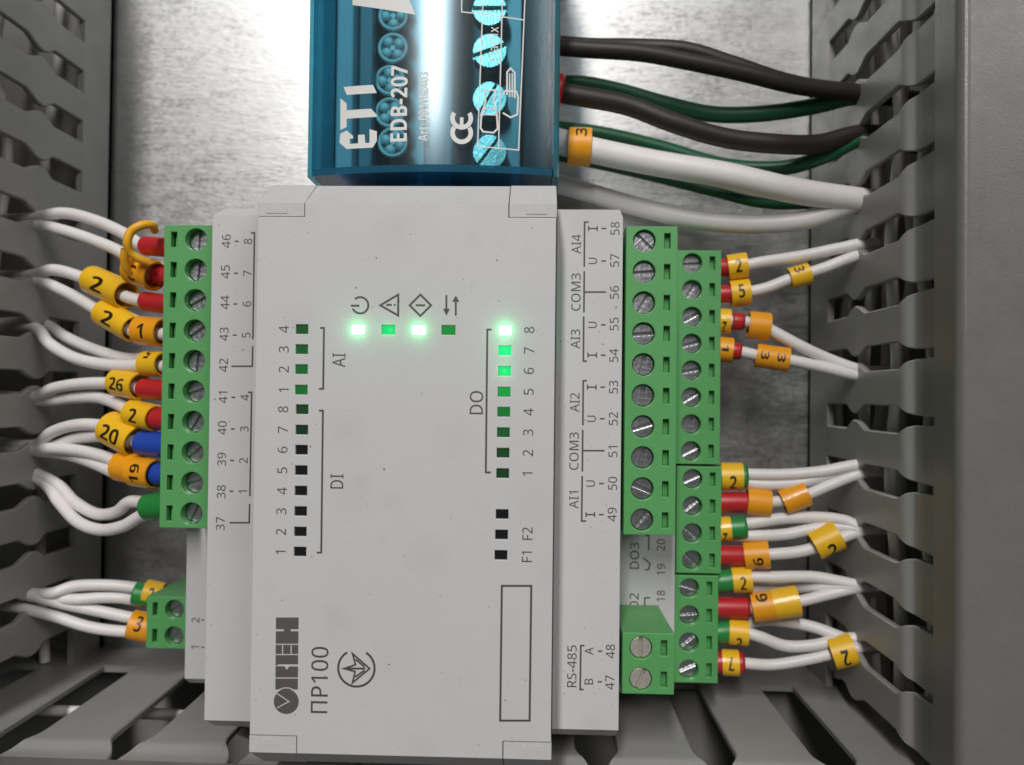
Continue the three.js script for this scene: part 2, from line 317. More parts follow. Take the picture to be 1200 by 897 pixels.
  for (const sx of [-1, 1]) for (const top of [1, 0]) {
    const xa = sx < 0 ? -22.6 : notch + gapL, xb = sx < 0 ? -notch - gapL : 22.6;
    const pr = top ? [[lat + gapL, 50], [lat + gapL, FZ - 0.15], [FT, FZ - 0.15], [30.4, 55.6], [30.4, 50]] : [[lab - gapL, FZ - 0.1], [lab - gapL, 50], [FB - 4.3, 50], [FB - 4.3, 55.6], [FB, FZ - 0.1]];
    const latch = part('corner_latch', sweepX(top ? pr.slice().reverse() : pr.slice().reverse(), xa, xb, 0.1), M.grey, ctl);
    const cx = (xa + xb) / 2 + sx * 0.6, cy = top ? 24.9 : -54.9;
    part('finger_tab', sweepX([[cy - 0.45, FZ - 0.4], [cy - 0.45, FZ - 0.06], [cy + 0.45, FZ - 0.06], [cy + 0.45, FZ - 0.4]], cx - 1.6, cx + 1.6, 0.05), M.grey, latch);
  }
  // lenses in the windows
  const glow = (r, g, b, k) => phys({ color: lin(0.008, 0.035, 0.014), roughness: 0.3, emissive: lin(r, g, b), emissiveIntensity: k });
  const offMat = phys({ color: lin(0.008, 0.009, 0.009), roughness: 0.25 });
  const green = (k, b = 0.12) => glow(0.0, 1, b, k);
  const full = glow(0.55, 1, 0.72, 2.6);
  const mats = { ai: [0.1, 0.085, 0.06, 0.045], di: [0, 0, 0, 0, 0, 0, 0.003, 0.02], do: [0.015, 0.022, 0.06, 0.13, 0.28, 0.7, 0.95, 9], f: [0, 0, 0], status: [9, 0.62, 9, 0.2] };
  const cache = {};
  for (const [kind, i, u, v] of leds) {
    const k = mats[kind][i], [x, y] = A(u, v), big = kind === 'status' ? 1.9 : 1.74;
    const mat = k === 9 ? full : k === 0 ? offMat : (cache[k] ??= green(k, k > 0.5 ? 0.22 : 0.1));
    const l = part('indicator_lamp', new RoundedBoxGeometry(big, 1.32, 1.2, 2, 0.12).translate(x, y, FZ - 0.95), mat, ctl);
    if (k > 0.5) {
      const lamp = new THREE.PointLight(lin(0.12, 1, 0.35), k === 9 ? 1.3e-5 : 3e-6); lamp.name = 'indicator_glow'; lamp.position.set(x * S, y * S, (FZ + 1.1) * S); lamp.shadow.radius = 0.02; lamp.castShadow = true; scene.add(lamp);
    }
  }

  part('light_guide', box(22.41, 22.56, 3, 17, 53.2, 55.4), glow(0, 1, 0.2, 0.22), ctl);

  // the two terminal steps and the base
  const stepPts = (top, bot) => [[28.5, 48], [26.2, SZ], [-55.9, SZ], [-58.6, 48.4], [-58.6, 30], [28.5, 30]].reverse();
  const L = new Print(-33.6, -60, 12, 90, 18, SHELL), R = new Print(21.5, -60, 12.2, 90, 18, SHELL);
  L.specks(160, 14); R.specks(260, 14);
  const B = (u, v) => at(u, v, SZ);
  // left step
  const ly = [282.5, 318.5, 354.5, 391.5, 428, 464.5, 501.5, 538.5, 576.5, 614];
  ly.forEach((v, i) => L.text(String(46 - i), B(264.8 - i * 0.75, v), 1.45, 2.35));
  [[283, '8'], [320.5, '7'], [356.5, '6'], [393, '5'], [466, '4'], [503, '3'], [540, '2'], [576, '1']].forEach(([v, s]) => { const d = (v - 283) / 330 * 7; L.text(s, B(290.5 - d, v), 1.4); L.line([B(275 - d, v), B(279.5 - d, v)], 0.24); });
  L.line([B(294, 273), B(298, 273), B(296.2, 398)], 0.26); L.line([B(296, 406), B(295.5, 429.5), B(271, 429.5)], 0.26);
  L.line([B(290.5, 460), B(294.7, 460), B(292.7, 582)], 0.26); L.line([B(292.4, 591), B(291.8, 613), B(269, 613)], 0.26);
  // right step
  const ry = [268, 305.5, 343, 380, 417, 454, 491, 528.5, 567, 603];
  ry.forEach((v, i) => R.text(String(58 - i), B(720.8 - i * 0.35, v), 1.45, 2.35));
  const mk = (s, u, v) => { if (s === 'I') { R.line([B(u - 5, v), B(u + 5, v)], 0.22); R.line([B(u - 5, v - 3), B(u - 5, v + 3)], 0.2); R.line([B(u + 5, v - 3), B(u + 5, v + 3)], 0.2); } else R.text(s, B(u, v), 1.4); R.line([B(u + 10, v), B(u + 15.5, v)], 0.24); };
  mk('I', 695, 268); mk('U', 694.8, 306); mk('U', 694.4, 381); mk('I', 694.2, 416.5); mk('I', 693.6, 454); mk('U', 693.2, 491); mk('U', 692.4, 567); mk('I', 692, 603.5);
  R.text('AI4', B(675.5, 286), 1.5, 3.2); R.text('COM3', B(675, 342.5), 1.5, 6.3); R.text('AI3', B(674.6, 397), 1.5, 3.2); R.text('AI2', B(674, 471.5), 1.5, 3.2); R.text('COM3', B(673, 529), 1.5, 6.3); R.text('AI1', B(672.6, 584.5), 1.5, 3.2);
  const c = 0.26;
  R.line([B(690, 260.5), B(685.2, 260.5), B(684.8, 313)], c); R.line([B(684.8, 318), B(684.4, 366.5)], c); R.line([B(684.6, 342.5), B(710.5, 342.5)], c);
  R.line([B(684.2, 371), B(683.8, 423.5), B(688, 423.5)], c); R.line([B(688, 446.5), B(683.6, 446.5), B(683.2, 499)], c); R.line([B(683, 504), B(682.6, 553)], c); R.line([B(682.8, 528.5), B(708.5, 528.5)], c);
  R.line([B(682.4, 558), B(681.8, 611), B(687, 611)], c);
  R.text('RS-485', B(670.3, 781.5), 1.55, 7.0); R.line([B(685, 757), B(680.8, 757), B(680, 808.5), B(684, 808.5)], c);
  R.text('A', B(690.5, 763.5), 1.4); R.text('B', B(689.8, 799.5), 1.4); R.line([B(701, 763.5), B(706, 763.5)], 0.24); R.line([B(700.5, 799.5), B(705.5, 799.5)], 0.24);
  R.text('48', B(715.5, 763.5), 1.45, 2.35); R.text('47', B(715, 800), 1.45, 2.35);
  const matOf = (p) => phys({ color: 0xffffff, roughness: 0.62, map: p.texture() });
  const st = (x0, x1, p, name) => part(name, planarUV(sweepX(stepPts(), x0, x1, 0.15).toNonIndexed(), p.x0, p.y0, p.w, p.h), matOf(p), ctl, true);
  st(-33.5, -22.62, L, 'terminal_step'); st(22.85, 33.5, R, 'terminal_step');
  // the lower step on both sides
  const lo = [[28.3, 30.5], [27.6, LZ], [-56.7, LZ], [-58.2, 31], [-58.2, 0.4], [28.3, 0.4]].reverse();
  const Q = new Print(-46, -60, 92, 90, 12, SHELL); Q.specks(300, 20);
  const D = (u, v) => at(u, v, LZ);
  const qt = (s, u, v, cap = 1.5, len) => Q.text(s, D(u, v), cap, len);
  qt('2', 229, 727); qt('1', 228.5, 758.5); Q.line([D(236, 727), D(239, 727)], 0.24); Q.line([D(236, 759), D(239, 759)], 0.24);
  qt('DO3', 744, 652, 1.6, 5.2); qt('20', 775, 639, 1.5); qt('19', 775, 668, 1.5); qt('18', 775, 699, 1.5); qt('DO2', 743.5, 711, 1.6, 5.2);
  Q.line([D(756, 628), D(760.5, 628), D(760, 645)], 0.24); Q.line([D(754, 654), D(762, 661), D(760, 668), D(756, 668)], 0.24); Q.line([D(756, 724), D(755.6, 701), D(762, 701)], 0.24);
  part('base_housing', planarUV(sweepX(lo, -45.8, 45.8, 0.15).toNonIndexed(), Q.x0, Q.y0, Q.w, Q.h), matOf(Q), ctl, true);
}

// ------------------------------------------------------------------ pluggable terminal blocks
const PITCH_MM = 5.08;
const headGeo = (() => {   // a slotted screw head: two half discs over a base disc
  const half = (s) => { const sh = new THREE.Shape(), r = 1.72, w = 0.3, a = Math.asin(w / r); sh.moveTo(r * Math.cos(a), w); sh.absarc(0, 0, r, a, Math.PI - a, false); sh.closePath(); const g = extr(sh, 0.6, 0.09, 2, 16); return s > 0 ? g : g.rotateZ(Math.PI); };
  const base = new THREE.CylinderGeometry(1.72, 1.72, 0.6, 24).rotateX(Math.PI / 2).translate(0, 0, -0.3);
  return scaled(mergeGeometries([half(1), half(-1), base].map((g) => (g.index ? g.toNonIndexed() : g))));
})();
// out = +1: the wires enter from the right
function terminalBlock(label, n, x, yTop, top, bottom, out, depth, angles, screwMat = M.screw) {
  const t = thing('terminal_block', label, 'terminal block', [x, yTop - n * PITCH_MM / 2, bottom]);
  const h = n * PITCH_MM, xi = -3.0, xo = 5.4, X = (d) => x + out * d, lo = Math.min(X(xi), X(xo)), hi = Math.max(X(xi), X(xo)), y0 = yTop - h + 0.12, y1 = yTop - 0.12;
  const sh = shapeOf([[lo, y0], [hi, y0], [hi, y1], [lo, y1]]), side = shapeOf([[y0, bottom], [y1, bottom], [y1, top - 2.9], [y0, top - 2.9]]);
  for (let i = 0; i < n; i++) {
    const y = yTop - PITCH_MM * (i + 0.5);
    sh.holes.push(roundHole(X(0), y, 1.84), rectHole(X(3.75), y, 1.0, 2.5));
    side.holes.push(rectHole(y, top - 8.2, 3.3, 3.3));
  }
  const plate = extr(sh, 3, 0.12, 2, 24).translate(0, 0, top - 3);
  const outer = extr(side, 1.4, 0.06).applyMatrix4(CYC).translate(out > 0 ? hi - 1.4 : lo, 0, 0);
  const core = box(out > 0 ? lo + 0.05 : lo + 1.39, out > 0 ? hi - 1.39 : hi - 0.05, y0 + 0.05, y1 - 0.05, bottom, top - 2.95);
  const pads = [];
  for (let i = 0; i < n; i++) { const y = yTop - PITCH_MM * (i + 0.5); pads.push(box(X(3.75) - 0.47 + 0.22, X(3.75) + 0.47, y - 1.2, y + 1.2, top - 2.9, top - 1.3)); }
  part('housing', [plate, outer, core, ...pads], M.green, t);
  for (let i = 0; i < n; i++) piece('screw', headGeo, screwMat, t, [x, yTop - PITCH_MM * (i + 0.5), top - depth], angles[i % angles.length] * Math.PI / 180);
  return t;
}
const U = 'left', TT = 50, TL = 30.5;
terminalBlock('long green ten-way terminal block on the left side of the controller', 10, -37.3, 25.3, TT, 33.2, -1, 2.3, [88, 85, 30, 35, 86, 20, 60, 40, 15, 65]);
terminalBlock('long green ten-way terminal block beside the AI print, right of the controller', 10, 37.3, 25.45, TT, 33.2, 1, 1.5, [-45, 4, 60, 5, 78, 85, 18, 78, -22, 50]);
terminalBlock('small green two-way terminal block at lower left below the long one', 2, -49.1, -42.0, TL, 8, -1, 2.1, [30, 50]);
terminalBlock('small green two-way terminal block beside the RS-485 print', 2, 37.3, -41.05, TT, 33.2, 1, 0.9, [88, 65], M.paleScrew);
terminalBlock('green eight-way terminal block, top one of the outer right row', 8, 49.1, 25.2, TL, 8, 1, 2.0, [5, 60, 30, 15, 12, 32, 80, 28]);
terminalBlock('green four-way terminal block between its two neighbours in the outer right row', 4, 49.45, -15.6, TL, 8, 1, 2.0, [25, 40, -40, -45]);
terminalBlock('green four-way terminal block at the bottom of the outer right row', 4, 49.0, -36.1, TL, 8, 1, 2.0, [-15, 5, 40, 25]);

// ------------------------------------------------------------------ wires, ferrules, markers
const markCache = {};
function markMat(text, deep, turned) {
  const key = text + deep + turned;
  if (markCache[key]) return markCache[key];
  const cv = document.createElement('canvas'), W = 256, H = 96; cv.width = W; cv.height = H; const c = cv.getContext('2d');
  c.fillStyle = deep ? '#f0a018' : '#f2bd22'; c.fillRect(0, 0, W, H);
  if (text) {
    c.save(); c.translate(W / 2, H / 2); c.rotate(turned ? (turned === 3 ? Math.PI : turned === 2 ? Math.PI / 2 : 0) : -Math.PI / 2); c.fillStyle = '#1d1710'; c.font = `bold ${text.length > 1 ? 52 : 60}px sans-serif`; c.textAlign = 'center'; c.textBaseline = 'middle';
    c.fillText(text, 0, 4); c.restore();
  }
  const t = new THREE.CanvasTexture(cv); t.colorSpace = THREE.SRGBColorSpace;
  return (markCache[key] = phys({ map: t, roughness: 0.38, clearcoat: 0.15 }));
}
// hollow sleeve round the segment a-b; the middle of its texture faces the viewer
function sleeveGeo(a, b, r, wall, twist = 0, flat = 1) {
  let t = new THREE.Vector3().subVectors(b, a); if (t.x < 0) { [a, b] = [b, a]; t.negate(); }
  const len = t.length(); t.normalize();
  const n = new THREE.Vector3(0, 0, 1).addScaledVector(t, -t.z).normalize(), up = new THREE.Vector3().crossVectors(n, t);
  const pos = [], nor = [], uv = [], N = 32, ri = r - wall, e = 0.18;
  const ring = [[0, ri, -1, 0.02], [0, r - e, -1, 0.02], [e, r, 0, 0.06], [len - e, r, 0, 0.94], [len, r - e, 1, 0.98], [len, ri, 1, 0.98], [0, ri, -2, 0.02]];
  const P = (s, rad, ang) => a.clone().addScaledVector(t, s).addScaledVector(n, Math.cos(ang) * rad).addScaledVector(up, Math.sin(ang) * rad * flat);
  for (let k = 0; k + 1 < ring.length; k++) for (let i = 0; i < N; i++) {
    const q = [[k, i], [k + 1, i], [k + 1, i + 1], [k, i], [k + 1, i + 1], [k, i + 1]];
    const flatFace = k === 0 || k === 4, inner = k === 5;
    for (const [kk, ii] of q) {
      const [s, rad, , v] = ring[kk], ang = (ii / N - 0.5) * 2 * Math.PI, p = P(s, rad, ang), d = n.clone().multiplyScalar(Math.cos(ang)).addScaledVector(up, Math.sin(ang) / flat).normalize();
      pos.push(p.x, p.y, p.z);
      const m = flatFace ? t.clone().multiplyScalar(k === 0 ? -1 : 1) : inner ? d.negate() : d; nor.push(m.x, m.y, m.z);
      uv.push(0.5 - (ii / N - 0.5) + twist, v);
    }
  }
  const g = new THREE.BufferGeometry();
  g.setAttribute('position', new THREE.Float32BufferAttribute(pos, 3)); g.setAttribute('normal', new THREE.Float32BufferAttribute(nor, 3)); g.setAttribute('uv', new THREE.Float32BufferAttribute(uv, 2));
  return g;
}
/* a wire along points measured in the photograph: [u, v] with z from za to zb, or [u, v, z]
   ferrule: [u0, u1, material, radius]   marks: [u0, u1, text, radius, {dv, dz, deep, turned, twist}] */
function wire(name, label, pts, za, zb, r, mat, { ferrule, marks = [], group, category = 'wire', tail, head } = {}) {
  const n = pts.length, v3 = pts.map(([u, v, z], i) => { const zz = z ?? za + (zb - za) * i / (n - 1), [x, y] = at(u, v, zz); return new THREE.Vector3(x, y, zz); });
  if (tail) v3.push(new THREE.Vector3(...tail));
  if (head) v3.unshift(new THREE.Vector3(...head));
  for (let i = 1; i + 1 < v3.length; i++) { v3[i].y += (rnd() - 0.5) * 0.35; v3[i].z += (rnd() - 0.5) * 0.6; }
  const curve = new THREE.CatmullRomCurve3(v3, false, 'centripetal');
  const t = thing(name, label, category, v3[0].toArray(), group);
  part('insulation', new THREE.TubeGeometry(curve, 70, r, 14, false), mat, t);
  const samples = curve.getPoints(300), us = samples.map((p) => px(p.x, p.y, p.z)[0]);
  const find = (u) => { let best = 0; us.forEach((x, i) => { if (Math.abs(x - u) < Math.abs(us[best] - u)) best = i; }); return samples[best].clone(); };
  if (ferrule) {
    const [u0, u1, fm, fr, dv = 0] = ferrule, a = find(u0), b = find(u1), off = -dv / 6.3; a.y += off; b.y += off;
    const d = new THREE.Vector3().subVectors(b, a), L = d.length();
    const lathe = new THREE.LatheGeometry([[0, 0], [fr * 0.86, 0], [fr * 0.97, 0.15], [fr, 0.5], [fr, L - 0.6], [fr * 0.9, L - 0.05], [0, L]].map(([x, y]) => new THREE.Vector2(x, y)), 24);
    lathe.applyQuaternion(new THREE.Quaternion().setFromUnitVectors(new THREE.Vector3(0, 1, 0), d.normalize())).translate(a.x, a.y, a.z);
    part('ferrule', lathe, fm, t);
  }
  for (const [u0, u1, text, mr, o = {}] of marks) {
    const a = find(u0), b = find(u1); for (const p of [a, b]) { p.y -= (o.dv ?? 0) / 6.3; p.z += o.dz ?? 0; }
    if (o.tilt) { a.y += o.tilt; b.y -= o.tilt; }
    part('marker_sleeve', sleeveGeo(a, b, mr, 0.45, o.twist ?? 0, o.flat ?? 1), markMat(text, o.deep, o.turned), t, true);
  }
  return t;
}
const rw = 1.14, W = M.white;
// --- left side, from the duct (z about 26) to the ten-way block (z about 41)
const tl = (y) => [XL - 14, y, 22];
const lw = (label, pts, o = {}, r = rw) => { const [x, y] = at(pts[0][0], pts[0][1], 26); return wire('white_wire', label, pts, 26, o.zb ?? 41, r, W, { ...o, head: [XL - 12, y + (o.bend ?? 0), 22] }); };
lw('white wire with red ferrule in the topmost left terminal under the open yellow ring', [[42, 254], [75, 250], [110, 258], [145, 274], [165, 286], [206, 291]], { ferrule: [169, 203, M.red, 1.75] });
lw('white wire second from top on the left, yellow marker 3 beside the open ring', [[42, 264], [75, 271], [110, 282], [145, 298], [165, 318], [206, 326]], { ferrule: [182, 203, M.red, 1.7], marks: [[159, 186, '3', 2.75, { deep: 1, turned: 2, twist: -0.06, dz: 1.2, dv: 2 }]] });
lw('white wire with yellow marker 2 and bare red ferrule in the third left terminal', [[40, 321], [62, 317], [105, 329], [135, 342], [158, 352], [206, 358]], { ferrule: [168, 203, M.red, 1.75], marks: [[108, 148, '2', 2.75, { dv: -2 }]] });
lw('white wire carrying two markers, 2 and 1, into the fourth left terminal', [[42, 328], [72, 340], [100, 354], [125, 370], [155, 388], [206, 393]], { marks: [[121, 156, '2', 2.55, { dv: -2 }], [162, 191, '1', 2.6, { deep: 1, dv: -2 }]] });
lw('white wire bending low into the fifth left terminal, nearer of a pair', [[42, 384], [58, 402], [88, 420], [130, 428], [170, 429], [206, 430]], { marks: [[171, 192, '5', 2.3, { turned: 2, twist: 0.14, dv: -2, dz: 0.3 }]] });
lw('white wire behind the low-bending one at the fifth left terminal', [[48, 378, 22], [75, 394, 24], [110, 410, 28], [150, 420, 33], [178, 419, 36]]);
lw('white wire with yellow marker 26 and red ferrule on the left', [[42, 465], [62, 456], [98, 450], [138, 451], [165, 456], [206, 459]], { ferrule: [166, 203, M.red, 1.85], marks: [[137, 164, '26', 2.6, { dv: -2 }]] });
lw('white wire with marker 2 just above the blue-ferruled wires on the left', [[60, 470], [88, 466], [115, 467], [140, 476], [160, 487], [206, 494]], { ferrule: [180, 203, M.red, 2.0], marks: [[155, 183, '2', 2.5, { dz: 0.3 }]] });
lw('upper white wire through yellow marker 20 with a bare blue ferrule', [[44, 520], [58, 507], [92, 497], [128, 500], [160, 518], [206, 523]], { ferrule: [165, 203, M.blue, 2.3], marks: [[128, 160, '20', 3.2, { dz: -0.3 }]] });
lw('lower white wire running into yellow marker 20', [[55, 524], [85, 514], [118, 511], [140, 514], [156, 519, 38]]);
lw('upper white wire under the orange marker and marker 19', [[38, 528], [60, 526], [95, 528], [125, 538], [160, 553], [206, 557]], { ferrule: [181, 203, M.blue, 2.1], marks: [[141, 162, '', 2.8, { deep: 1, tilt: -0.4 }], [159, 184, '19', 2.75, { deep: 1, turned: 3, dz: 0.5 }]] });
lw('lower white wire tucked under the orange marker beside marker 19', [[62, 531], [90, 535], [118, 546], [140, 557], [158, 560, 38]]);
lw('outer of two white wires looping down to the green ferrule on the left', [[52, 568], [70, 590], [92, 613], [117, 622], [145, 616], [168, 604], [206, 600]], { ferrule: [172, 203, M.ferruleGreen, 2.5, -8], bend: 5 });
lw('inner of two white wires looping down to the green ferrule on the left', [[66, 566], [88, 588], [112, 602], [135, 600], [152, 589], [170, 589], [195, 593]], { bend: 5 });
{
  const o = { zb: 22 };
  lw('topmost white wire of the lower left block with green ferrule and marker 2', [[58, 696], [85, 688], [120, 685], [155, 688], [192, 695]], { ...o, ferrule: [157, 190, M.ferruleGreen, 2.3, 7], marks: [[169, 190, '2', 2.5, { dv: 3, twist: 0.04 }]] });
  lw('white wire second from top at the lower left block', [[88, 702, 25], [120, 700, 24], [145, 701, 23], [166, 705, 22]], o);
  lw('white wire third from top at the lower left block, under marker 3', [[40, 699], [70, 706], [110, 716], [155, 724], [192, 732]], { ...o, marks: [[153, 178, '3', 2.95, { dv: 8, twist: 0.09, deep: 1 }]] });
  lw('lowest white wire of the lower left block', [[28, 714], [60, 723], [105, 736], [155, 741], [192, 739]], o);
}
// the marker ring that hangs open over the topmost wires
{
  const [x, y] = at(164, 287, 43);
  const t = thing('marker_ring', 'yellow wire marker ring bent open over the topmost left wires', 'wire marker', [x, y, 43]);
  const pts = [[181, 270, 43], [178, 264, 45], [166, 264, 46.5], [153, 272, 47], [149, 284, 47], [153, 296, 46], [164, 304, 45], [174, 308, 44]].map(([u, v, z]) => new THREE.Vector3(...at(u, v, z), z));
  part('band', new THREE.TubeGeometry(new THREE.CatmullRomCurve3(pts), 60, 0.75, 10), phys({ color: lin(0.85, 0.42, 0.02), roughness: 0.4 }), t);
  const p2 = [[147, 292, 44], [146, 304, 43.5], [150, 316, 42.5], [158, 324, 41]].map(([u, v, z]) => new THREE.Vector3(...at(u, v, z), z));
  part('loose_end', new THREE.TubeGeometry(new THREE.CatmullRomCurve3(p2), 30, 0.8, 10), phys({ color: lin(0.85, 0.42, 0.02), roughness: 0.4 }), t);
}

// --- right side, from the outer row (z about 22) to the duct (z about 26)
const rwire = (label, pts, o = {}, r = rw) => { const e = pts[pts.length - 1], [, y] = at(e[0], e[1], 26); return wire('white_wire', label, pts, o.za ?? 22.5, 26, r, W, { ...o, tail: o.loose ? undefined : [XR + 12, y + (o.bend ?? 0), 22] }); };
rwire('topmost white wire on the right with yellow marker 2 and red ferrule', [[838, 313], [858, 313], [890, 308], [940, 300], [985, 291], [1012, 287]], { ferrule: [838, 856, M.red, 1.75], marks: [[853, 876, '2', 2.55]] }, 1.15);
rwire('white wire with marker 5 and a smaller marker 3 further along, on the right', [[838, 345], [860, 345], [895, 338], [930, 325], [965, 314], [1010, 300]], { ferrule: [838, 860, M.red, 1.75], marks: [[856, 879, '5', 2.6, { twist: 0.02 }], [926, 949, '3', 2.1, { turned: 1, twist: 0.1, tilt: 0.1 }]] });
rwire('white wire with blank orange marker behind red ferrule and marker 2, on the right', [[838, 376], [866, 377], [888, 380], [908, 390], [940, 408], [975, 423], [1012, 434]], { ferrule: [858, 873, M.red, 1.7], marks: [[841, 857, '2', 2.45, { turned: 2, twist: -0.12 }], [877, 902, '', 2.75, { deep: 1, tilt: -0.5 }]] }, 1.15);
rwire('white wire with marker 1 and a double marker 33 past its red ferrule', [[838, 409], [866, 412], [890, 417], [925, 423], [960, 430], [1010, 440]], { ferrule: [856, 869, M.red, 1.7], marks: [[841, 859, '1', 2.5, { turned: 1, deep: 1 }], [886, 906, '3', 2.35, { turned: 1, deep: 1 }], [905, 925, '3', 2.4, { turned: 1, deep: 1 }]] });
rwire('upper of two white wires from green ferrule and marker 2 at the fourth screw group', [[838, 556], [872, 555], [915, 556], [960, 553], [1006, 544]], { ferrule: [838, 877, M.ferruleGreen, 2.2, 3], marks: [[845, 871, '2', 2.75, { twist: -0.05, dv: 3 }]] });
rwire('lower of two white wires from the green ferrule with marker 2, under its twin', [[860, 564], [900, 567], [940, 565], [975, 556], [1006, 547]]);
rwire('white wire with long red ferrule and two blank orange markers', [[838, 589], [875, 590], [905, 588], [940, 582], [975, 568], [1010, 556]], { ferrule: [838, 878, M.red, 2.05], marks: [[875, 903, '', 2.65, { deep: 1, tilt: 0.25 }], [917, 946, '', 2.55, { deep: 1, tilt: -0.35 }]] }, 1.1);
rwire('upper white wire from the green ferrule between two red ones on the right', [[838, 616], [876, 613], [920, 608], [965, 606], [992, 611], [1010, 620]], { ferrule: [838, 876, M.ferruleGreen, 2.25, 5], marks: [[840, 857, '2', 2.45, { turned: 2, twist: -0.12, dv: 5 }]] });
rwire('lower white wire from the green ferrule between two red ones, passing under marker 2', [[858, 628], [885, 629], [920, 626], [960, 619], [985, 619], [1010, 621]]);
rwire('white wire with long red ferrule, marker 16 and a slanted yellow marker 2', [[838, 651], [876, 652], [905, 650], [940, 646], [970, 637], [1010, 623]], { ferrule: [838, 874, M.red, 2.0], marks: [[873, 902, '16', 2.75, { deep: 1, turned: 3, twist: -0.1 }], [954, 983, '2', 2.9, { dv: -4, tilt: -0.25, twist: -0.08 }]] }, 1.15);
rwire('upper white wire from the green ferrule at the lowest terminal block', [[838, 680], [865, 678], [905, 676], [955, 677], [985, 682], [1012, 688]], { ferrule: [838, 862, M.ferruleGreen, 2.2, 3], marks: [[858, 881, '2', 2.55, { dv: 3 }]] });
rwire('lower white wire from the green ferrule at the lowest terminal block, behind two markers', [[860, 688, 21], [890, 690, 20], [925, 690, 21], [965, 688, 24], [1010, 689, 26]]);
rwire('white wire with long red ferrule, an orange marker and a yellow one side by side', [[838, 712], [876, 712], [905, 710], [935, 705], [970, 697], [1010, 689]], { ferrule: [838, 878, M.red, 2.1], marks: [[882, 909, '9', 2.85, { deep: 1, turned: 1, twist: 0.15 }], [906, 936, '', 2.95, { dv: -1 }]] }, 1.1);
rwire('white wire dipping between the green ferrule and the rightmost marker 2', [[838, 742], [865, 741], [890, 747], [920, 757], [955, 757], [985, 750], [1010, 748]], { ferrule: [838, 860, M.ferruleGreen, 2.15], marks: [[854, 877, '2', 2.5, { twist: -0.1 }]] });
rwire('white wire arching from behind the yellow marker down to the rightmost marker 2', [[862, 736, 21], [895, 728, 20], [925, 729, 21], [955, 735, 23], [985, 748, 25], [1010, 756, 26]]);
rwire('lowest white wire on the right with marker 7 and the rightmost marker 2', [[838, 776], [872, 778], [905, 780], [945, 774], [985, 763], [1012, 758]], { ferrule: [838, 873, M.red, 2.05], marks: [[846, 866, '7', 2.5, { turned: 2, twist: 0.02 }], [974, 1001, '2', 3.1, { turned: 2, twist: -0.03 }]] }, 1.1);

// --- the heavy cables from the distribution block to the right duct
const heavy = (name, label, pts, r, mat, o = {}) => { const e = pts[pts.length - 1], [, y] = at(e[0], e[1], e[2]); return wire(name, label, pts, 30, 26, r, mat, { ...o, tail: [XR + 14, y, 22] }); };
heavy('black_cable', 'upper black cable from the blue block, the back one of the pair', [[640, 50, 27], [690, 55, 27], [750, 54, 27], [805, 59, 28], [860, 75, 28], [930, 96, 27], [1008, 107, 26]], 1.55, M.black);
heavy('black_cable', 'upper black cable from the blue block, the front one leaving the red ferrule', [[640, 54, 31], [690, 58, 31], [750, 62, 31], [810, 73, 31], [870, 86, 30], [935, 101, 28], [1008, 110, 26]], 1.6, M.black, { ferrule: [640, 656, M.red, 2.9] });
heavy('black_cable', 'lower black cable from the blue block with a red ferrule at its end', [[640, 106, 32], [680, 112, 32], [735, 124, 32], [790, 144, 32], [850, 162, 31], [910, 170, 30], [960, 168, 28], [1010, 157, 26]], 1.85, M.black, { ferrule: [640, 660, M.red, 3.4] });
heavy('green_cable', 'dark green cable passing behind the lower black one', [[645, 98, 22], [680, 99, 22], [725, 106, 22], [780, 122, 22], [835, 134, 22], [890, 134, 23], [950, 126, 24], [1008, 112, 25]], 1.6, M.wireGreen);
heavy('green_cable', 'dark green cable along the upper side of the thick white cable', [[650, 150, 20], [700, 157, 20], [770, 172, 20], [850, 193, 21], [920, 196, 23], [965, 184, 25], [1010, 164, 26]], 1.5, M.wireGreen);
heavy('green_cable', 'dark green cable beneath the thick white cable', [[650, 182, 12], [700, 192, 12], [760, 206, 12], [830, 224, 13], [900, 238, 18], [1005, 238, 26]], 1.1, M.wireGreen);
heavy('white_cable', 'thick white cable with yellow marker 3 beside the blue block', [[645, 163, 28], [690, 175, 28], [760, 189, 28], [850, 206, 29], [930, 222, 28], [1010, 236, 26]], 2.45, W, { marks: [[666, 692, '3', 3.6, { deep: 1, turned: 3, tilt: -0.5, twist: 0.1 }]] });
heavy('white_cable', 'thick white cable sagging lowest beneath the marked one', [[640, 212, 20], [690, 226, 20], [750, 243, 20], [820, 258, 21], [890, 263, 23], [950, 256, 25], [1010, 238, 26]], 1.9, W);

// --- wires lying inside the ducts, seen through the slots
function inDuct(label, group, list) { for (const pts of list) { const c = new THREE.CatmullRomCurve3(pts.map((p) => new THREE.Vector3(...p))), t = thing('white_wire', label, 'wire', pts[0], group); part('insulation', new THREE.TubeGeometry(c, 60, 1.1, 10), W, t); } }
const run = (x, z, y0, y1, n, wob) => Array.from({ length: n }, (_, i) => [x + wob * (rnd() - 0.5), y0 + (y1 - y0) * i / (n - 1), z + wob * (rnd() - 0.5)]);
inDuct('white wire running lengthwise inside the right cable duct', 'wires inside the right duct', [[86, 9], [90, 16], [94, 12], [99, 22], [104, 14], [89, 30], [85.5, 34], [88, 41], [86.2, 22]].map(([x, z]) => run(x, z, -62, 112, 9, 3)));
inDuct('white wire running lengthwise inside the left cable duct', 'wires inside the left duct', [[-88, 10], [-93, 20], [-100, 14], [-90, 30]].map(([x, z]) => run(x, z, -62, 112, 9, 3)));
inDuct('short white wire lying inside the bottom cable duct at its left end', undefined, [[[-104, -82, 6], [-94, -72, 16], [-84, -68, 22], [-72, -67.2, 24], [-60, -67.6, 23], [-48, -71, 17], [-40, -80, 6]]]);

